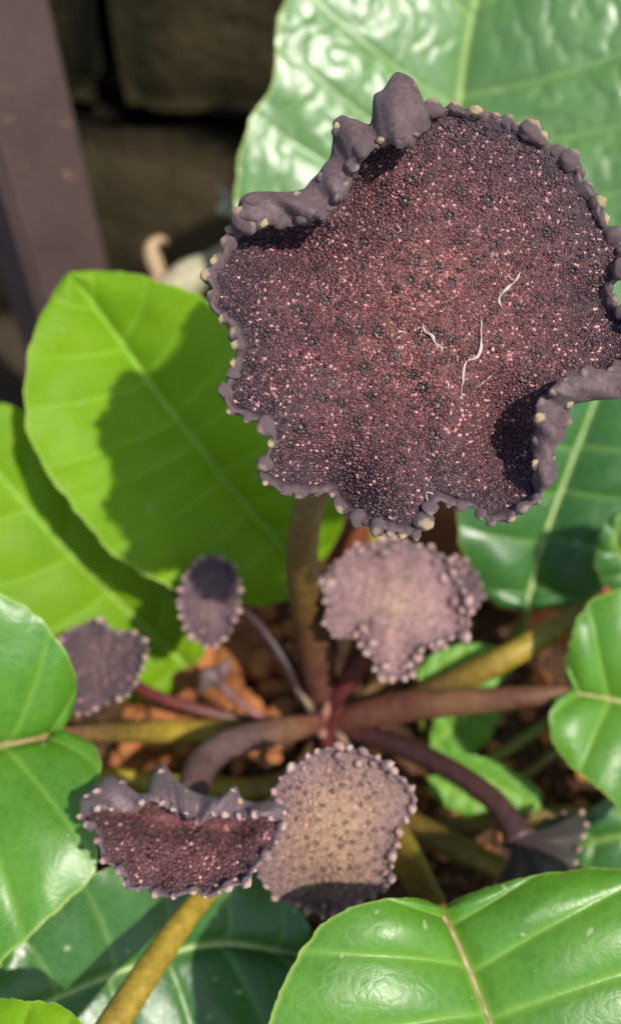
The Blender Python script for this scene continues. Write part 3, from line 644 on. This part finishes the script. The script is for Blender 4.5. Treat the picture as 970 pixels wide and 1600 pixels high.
    if pit:
        for (u, v, pr) in pit:
            nb = rg.integers(6, 9); t0 = rg.uniform(0, 6); dk = rg.uniform(.22, .85); fcol = np.array([.12, .055, .05])*dk
            for q in range(nb):
                t = t0+q*2*math.pi/nb+rg.normal(0, .15); rr_ = pr*rg.uniform(.72, .95)
                px = np.append(px, u+math.cos(t)*rr_); py = np.append(py, v+math.sin(t)*rr_); br = np.append(br, pr*rg.uniform(.36, .55)); hh = np.append(hh, pr*rg.uniform(.35, .7)); base = np.vstack([base, fcol*rg.uniform(.5, 1.4)])
            px = np.append(px, u+rg.normal(0, .6)); py = np.append(py, v+rg.normal(0, .6)); br = np.append(br, pr*rg.uniform(.25, .42)); hh = np.append(hh, pr*rg.uniform(.4, .7)); base = np.vstack([base, np.array([.13, .10, .11])*rg.uniform(.5, 1.7)])
    n = len(px); e = 2.0
    P0 = surf(px, py); dx = surf(px+e, py)-P0; dy = surf(px, py+e)-P0; N = np.cross(dy, dx); N /= np.linalg.norm(N, axis=1)[:, None]
    N = np.where((N@(-Fw) < 0)[:, None], -N, N); N = N + rg.normal(0, .34, N.shape); N /= np.linalg.norm(N, axis=1)[:, None]
    X = np.cross(N, np.array([.2, .5, .84])); X /= np.linalg.norm(X, axis=1)[:, None]; Y = np.cross(N, X)
    K = 6; ang = np.arange(K)*2*math.pi/K; B = br*pxm; H = hh*pxm; VV = np.zeros((n, 2*K+1, 3)); el = rg.uniform(.65, 1.6, n); rot = rg.uniform(0, 6.3, n)
    for q in range(K):
        cq, sq = np.cos(ang[q]+rot)*el, np.sin(ang[q]+rot)/el
        ring = X*cq[:, None]+Y*sq[:, None]
        VV[:, q] = P0 + ring*B[:, None] - N*(B*.3)[:, None]
        VV[:, K+q] = P0 + ring*(B*.72)[:, None] + N*(H*.66)[:, None]
    VV[:, 2*K] = P0 + N*H[:, None]
    fq = []
    for q in range(K): fq.append([q, (q+1) % K, K+(q+1) % K, K+q])
    ft = [[K+q, K+(q+1) % K, 2*K] for q in range(K)]
    off = np.arange(n)*(2*K+1)
    FF = (np.array(fq)[None]+off[:, None, None]).reshape(-1, 4).tolist() + (np.array(ft)[None]+off[:, None, None]).reshape(-1, 3).tolist()
    CC = np.repeat(base, 2*K+1, 0)
    o = mesh('florets', VV.reshape(-1, 3), FF, M['floret'], disc, cols=np.clip(CC, .003, 1)); o['kind'] = 'stuff'
    return disc, surf

TAN = [((.30, .22, .14), .6), ((.34, .25, .15), .4), ((.22, .16, .12), .75), ((.12, .08, .08), .8), ((.40, .30, .15), .35), ((.24, .18, .14), .7)]
K_A = knob_set('a', (.110, .072, .074), TAN)
PINK = [((.48, .30, .24), .2), ((.42, .24, .20), .0), ((.50, .34, .27), .4), ((.30, .18, .17), .3)]
K_B = knob_set('b', (.20, .125, .125), PINK)
K_E = knob_set('e', (.14, .09, .10), PINK)

A_out = [(583, 195), (580, 150), (598, 140), (617, 111), (632, 115), (655, 135), (662, 162), (690, 168), (715, 164), (742, 171), (775, 178), (800, 190), (832, 203), (858, 222), (882, 246), (906, 256), (913, 285), (932, 305), (945, 340), (962, 365), (978, 385), (972, 430), (950, 452), (955, 475), (985, 495), (990, 530), (990, 575), (975, 622), (930, 626), (892, 632), (882, 652), (886, 682), (862, 705), (874, 745), (852, 768), (832, 792), (797, 812), (765, 822), (745, 797), (720, 797), (682, 782), (664, 800), (656, 841), (630, 838), (600, 829), (570, 820), (535, 800), (515, 772), (470, 772), (430, 766), (402, 750), (412, 722), (424, 690), (410, 662), (380, 652), (350, 642), (345, 615), (362, 582), (370, 545), (365, 520), (345, 495), (322, 480), (330, 450), (322, 425), (340, 405), (356, 380), (364, 345), (374, 310), (400, 297), (440, 300), (475, 297), (492, 275), (515, 250), (520, 215), (518, 190), (535, 178), (560, 190), (575, 197)]
A_curl1 = [(364, 352), (400, 350), (440, 352), (475, 350), (510, 338), (535, 308), (555, 275), (565, 242), (600, 226), (640, 230), (663, 225)]
A_curl2 = [(985, 580), (940, 573), (900, 577), (862, 602), (840, 650), (828, 700), (836, 745)]
A, surfA = head(plant, A_out, (650, 480), .192, (0.0, -1.5e-5), [A_curl1, A_curl2],
     [(440, 375, 75, 55, -.010), (545, 320, 60, 60, -.004), (530, 765, 55, 60, -.007), (790, 690, 50, 75, -.009), (620, 790, 60, 60, .003), (430, 640, 70, 60, .002), (930, 480, 60, 50, -.005), (660, 470, 190, 190, .004), (850, 300, 90, 90, .002), (400, 470, 50, 50, .002)],
     rim=17, lift=.0011, field_cols=[(.19, .072, .064), (.18, .066, .062), (.15, .054, .056), (.11, .043, .05), (.062, .034, .044)], margin_col=(.112, .072, .074),
     spacing=4.5, knobs=K_A, kr=13.5, kgap=25, curlh=.0085, nth=540, nr=70, label='large open dark maroon disc flower with knobbly rolled rim', stalk_px=(645, 500, .2055), seed=1, pits=120, spec_p=.06, pitr=(6.5, 9.5), contrast=.72, relief=.85, skin=.6)
# papery threads lying on the large disc
for pts in ([(812, 425), (806, 437), (790, 452), (781, 463), (780, 472), (785, 483)], [(790, 425), (800, 438), (808, 440)], [(751, 500), (751, 540), (748, 552), (742, 560), (728, 565), (724, 580), (722, 600), (720, 622)], [(730, 566), (735, 556)], [(660, 505), (664, 518), (674, 524), (680, 537), (688, 541), (691, 552)], [(660, 512), (656, 528)], [(690, 533), (691, 548)], [(770, 585), (755, 597), (745, 605)], [(618, 350), (626, 360), (620, 364)], [(586, 520), (590, 528)], [(668, 790), (667, 770), (680, 775), (685, 785)], [(714, 555), (714, 566)]):
    q = catmull(np.array([(a, b, 0) for a, b in pts], float), 24); P = surfA(q[:, 0]+rng.normal(0, .5, 24), q[:, 1], .0006+.0003*np.sin(np.linspace(0, 6, 24)))
    n = len(pts); R = (2.3 if n > 5 else 1.0)*.19/FPX*np.sin(np.linspace(.35, 2.9, 24))*(1+.45*np.sin(np.linspace(0, 17, 24)+n))
    V, F = tube_geo(P, R, 6); mesh('dry_thread', V, F, M['thread'], A, cols=np.tile((.46, .35, .31), (len(V), 1))*(1+.35*vnoise(V, 900, 2)[:, None]))

B_out = [(529, 870), (560, 850), (610, 840), (640, 846), (662, 856), (678, 849), (682, 866), (700, 872), (708, 895), (723, 917), (728, 935), (737, 947), (732, 971), (727, 1002), (711, 990), (693, 1014), (682, 1018), (664, 1007), (655, 1020), (651, 1046), (633, 1061), (604, 1061), (580, 1044), (588, 1026), (562, 1013), (562, 996), (544, 988), (530, 1002), (508, 983), (504, 960), (518, 950), (507, 935), (501, 905), (515, 888)]
BC = [(.35, .225, .165), (.33, .20, .17), (.28, .165, .155), (.22, .13, .135)]
head(plant, B_out, (618, 945), .272, (0, -6e-5), [], [(618, 945, 70, 60, .003), (640, 1040, 30, 30, -.003), (560, 985, 25, 20, -.003), (700, 930, 20, 50, -.003)], rim=9, lift=.0012, field_cols=BC, margin_col=(.20, .125, .125), spacing=5, knobs=K_B, kr=7.5, kgap=17, nth=220, nr=30, stalk_px=(618, 955, .2775), seed=2, kextra=.5, wav=.0016, spec_p=.02, contrast=.22, label='lit mauve disc flower with pink knobbed rim')
head(plant, [(690, 880), (705, 868), (730, 875), (748, 900), (756, 928), (745, 950), (720, 958), (695, 935)], (722, 915), .288, (2e-4, 0), [], [(722, 915, 20, 20, -.003)], rim=9, field_cols=[(.13, .085, .09), (.11, .07, .08)], margin_col=(.14, .085, .10), spacing=5, knobs=K_E, kr=6, kgap=22, nth=100, nr=14, stalk_px=(722, 922, .292), seed=9)
head(plant, [(279, 940), (285, 905), (304, 880), (330, 867), (346, 873), (362, 880), (370, 900), (377, 925), (372, 948), (366, 970), (356, 996), (330, 1014), (303, 1000), (286, 975)], (328, 940), .284, (1.2e-4, -6e-5), [], [(328, 960, 30, 30, -.002), (300, 990, 20, 20, .003)], rim=7, field_cols=[(.17, .105, .105), (.15, .09, .095), (.12, .07, .085)], margin_col=(.15, .095, .105), spacing=5, knobs=K_B, kr=6, kgap=14, nth=140, nr=20, stalk_px=(345, 945, .293), seed=3, wav=.002, contrast=.22, spec_p=.02, label='small mauve disc flower tilted over the orange chunks')
head(plant, [(85, 1010), (108, 985), (150, 964), (172, 982), (190, 990), (200, 982), (222, 992), (233, 1012), (224, 1045), (212, 1072), (195, 1090), (160, 1100), (130, 1118), (100, 1110), (82, 1060)], (160, 1035), .285, (-1.2e-4, -1.6e-4), [], [(160, 1050, 40, 20, -.003), (180, 990, 20, 20, .002)], rim=8, field_cols=[(.15, .09, .09), (.14, .08, .085), (.11, .065, .08)], margin_col=(.14, .09, .10), spacing=5, knobs=K_B, kr=6, kgap=16, nth=160, nr=22, stalk_px=(170, 1045, .296), seed=4, wav=.0024, contrast=.22, spec_p=.02, label='dusky mauve disc flower beside the heart-based leaf')
E_out = [(124, 1243), (145, 1232), (165, 1213), (178, 1207), (190, 1234), (212, 1240), (230, 1236), (240, 1203), (255, 1190), (268, 1210), (286, 1228), (315, 1243), (345, 1245), (360, 1232), (368, 1224), (377, 1247), (405, 1254), (423, 1243), (449, 1252), (441, 1291), (428, 1328), (400, 1352), (390, 1380), (360, 1384), (330, 1404), (308, 1392), (286, 1399), (256, 1403), (230, 1388), (197, 1391), (191, 1365), (157, 1342), (150, 1296), (124, 1280)]
E_curl = [(140, 1268), (160, 1262), (185, 1270), (215, 1268), (232, 1252), (250, 1256), (275, 1275), (310, 1290), (345, 1286), (360, 1272), (380, 1300), (405, 1290), (432, 1278)]
head(plant, E_out, (292, 1322), .220, (0, -1.5e-4), [E_curl], [(205, 1275, 40, 22, -.006), (290, 1290, 50, 22, -.008), (365, 1295, 35, 22, -.007), (300, 1330, 90, 40, .001)], rim=11, lift=.0012, field_cols=[(.15, .055, .055), (.14, .05, .052), (.10, .045, .05)], margin_col=(.155, .105, .115), spacing=5.2, knobs=K_E, kr=7.5, kgap=23, curlh=.0095, nth=300, nr=34, stalk_px=(296, 1300, .247), seed=5, curl_smooth=5, spec_p=.05, contrast=.65, label='deep maroon disc flower with its spiky rim curled over')
F_out = [(430, 1225), (447, 1205), (475, 1188), (502, 1170), (532, 1164), (556, 1172), (575, 1176), (600, 1190), (623, 1207), (640, 1230), (651, 1250), (640, 1274), (626, 1292), (623, 1312), (612, 1340), (611, 1383), (580, 1400), (545, 1420), (505, 1432), (470, 1415), (430, 1405), (406, 1375), (398, 1350), (420, 1310), (432, 1280), (424, 1250)]
head(plant, F_out, (520, 1290), .233, (0, 3e-5), [], [(520, 1280, 70, 70, .003), (505, 1400, 60, 35, -.006), (600, 1370, 25, 40, -.003)], rim=9, lift=.001, field_cols=[(.35, .215, .13), (.33, .20, .13), (.27, .16, .125), (.20, .12, .115)], margin_col=(.18, .115, .12), spacing=5.2, knobs=K_B, kr=7.5, kgap=17, nth=240, nr=32, stalk_px=(520, 1290, .244), seed=6, kextra=.2, spec_p=.015, pits=90, pitr=(3.0, 4.2), contrast=.18, label='lit brown disc flower with a finely pitted face')
stem('flower_stalk', [(508, 1135, .305, 10), (515, 1200, .29, 14), (520, 1285, .243, 16)], [C_RED, C_BROWN, C_BROWN], plant)
# flower turned away: a shallow trumpet seen from behind
def trumpet():
    rimp = np.array([(775, 1385), (790, 1350), (800, 1325), (818, 1300), (845, 1284), (880, 1272), (908, 1270), (914, 1285), (905, 1320), (890, 1360), (850, 1395), (800, 1400)], float)
    q = catmull(np.vstack([rimp, rimp[:1]])[:, [0, 1, 1]], 90)[:-1]; n = len(q); rows = []
    dep = .276 + .012*np.sin(np.linspace(0, 2*np.pi, n)); sp = W(np.array(808.), np.array(1305.), np.array(.2705)); rimw = W(q[:, 0], q[:, 1], dep)
    for t in np.linspace(0, 1, 14): rows.append(sp*(1-t)+rimw*t + Fw*(-.0035*math.sin(math.pi*t))*1.0 + Fw*(.0012*t*np.sin(np.linspace(0, 2*np.pi*7, n)))[:, None])
    V = np.vstack(rows); t = np.repeat(np.linspace(0, 1, 14), n)[:, None]; C = np.array([.06, .034, .036])*(1-t)+np.array([.05, .046, .034])*t
    o = mesh('flower_head', V, grid_faces(14, n, True), M['head'], plant, cols=C); o['label'] = 'dull grey-green disc flower seen from behind'
    for k in range(0, n, 5):
        kb = link('rim_knob', K_E[k % 4], o); s = .0011; kb.matrix_world = Matrix.Translation(Vector(rimw[k])) @ Matrix.Rotation(k, 4, 'Z') @ Matrix.Diagonal((s, s, s, 1))
trumpet()
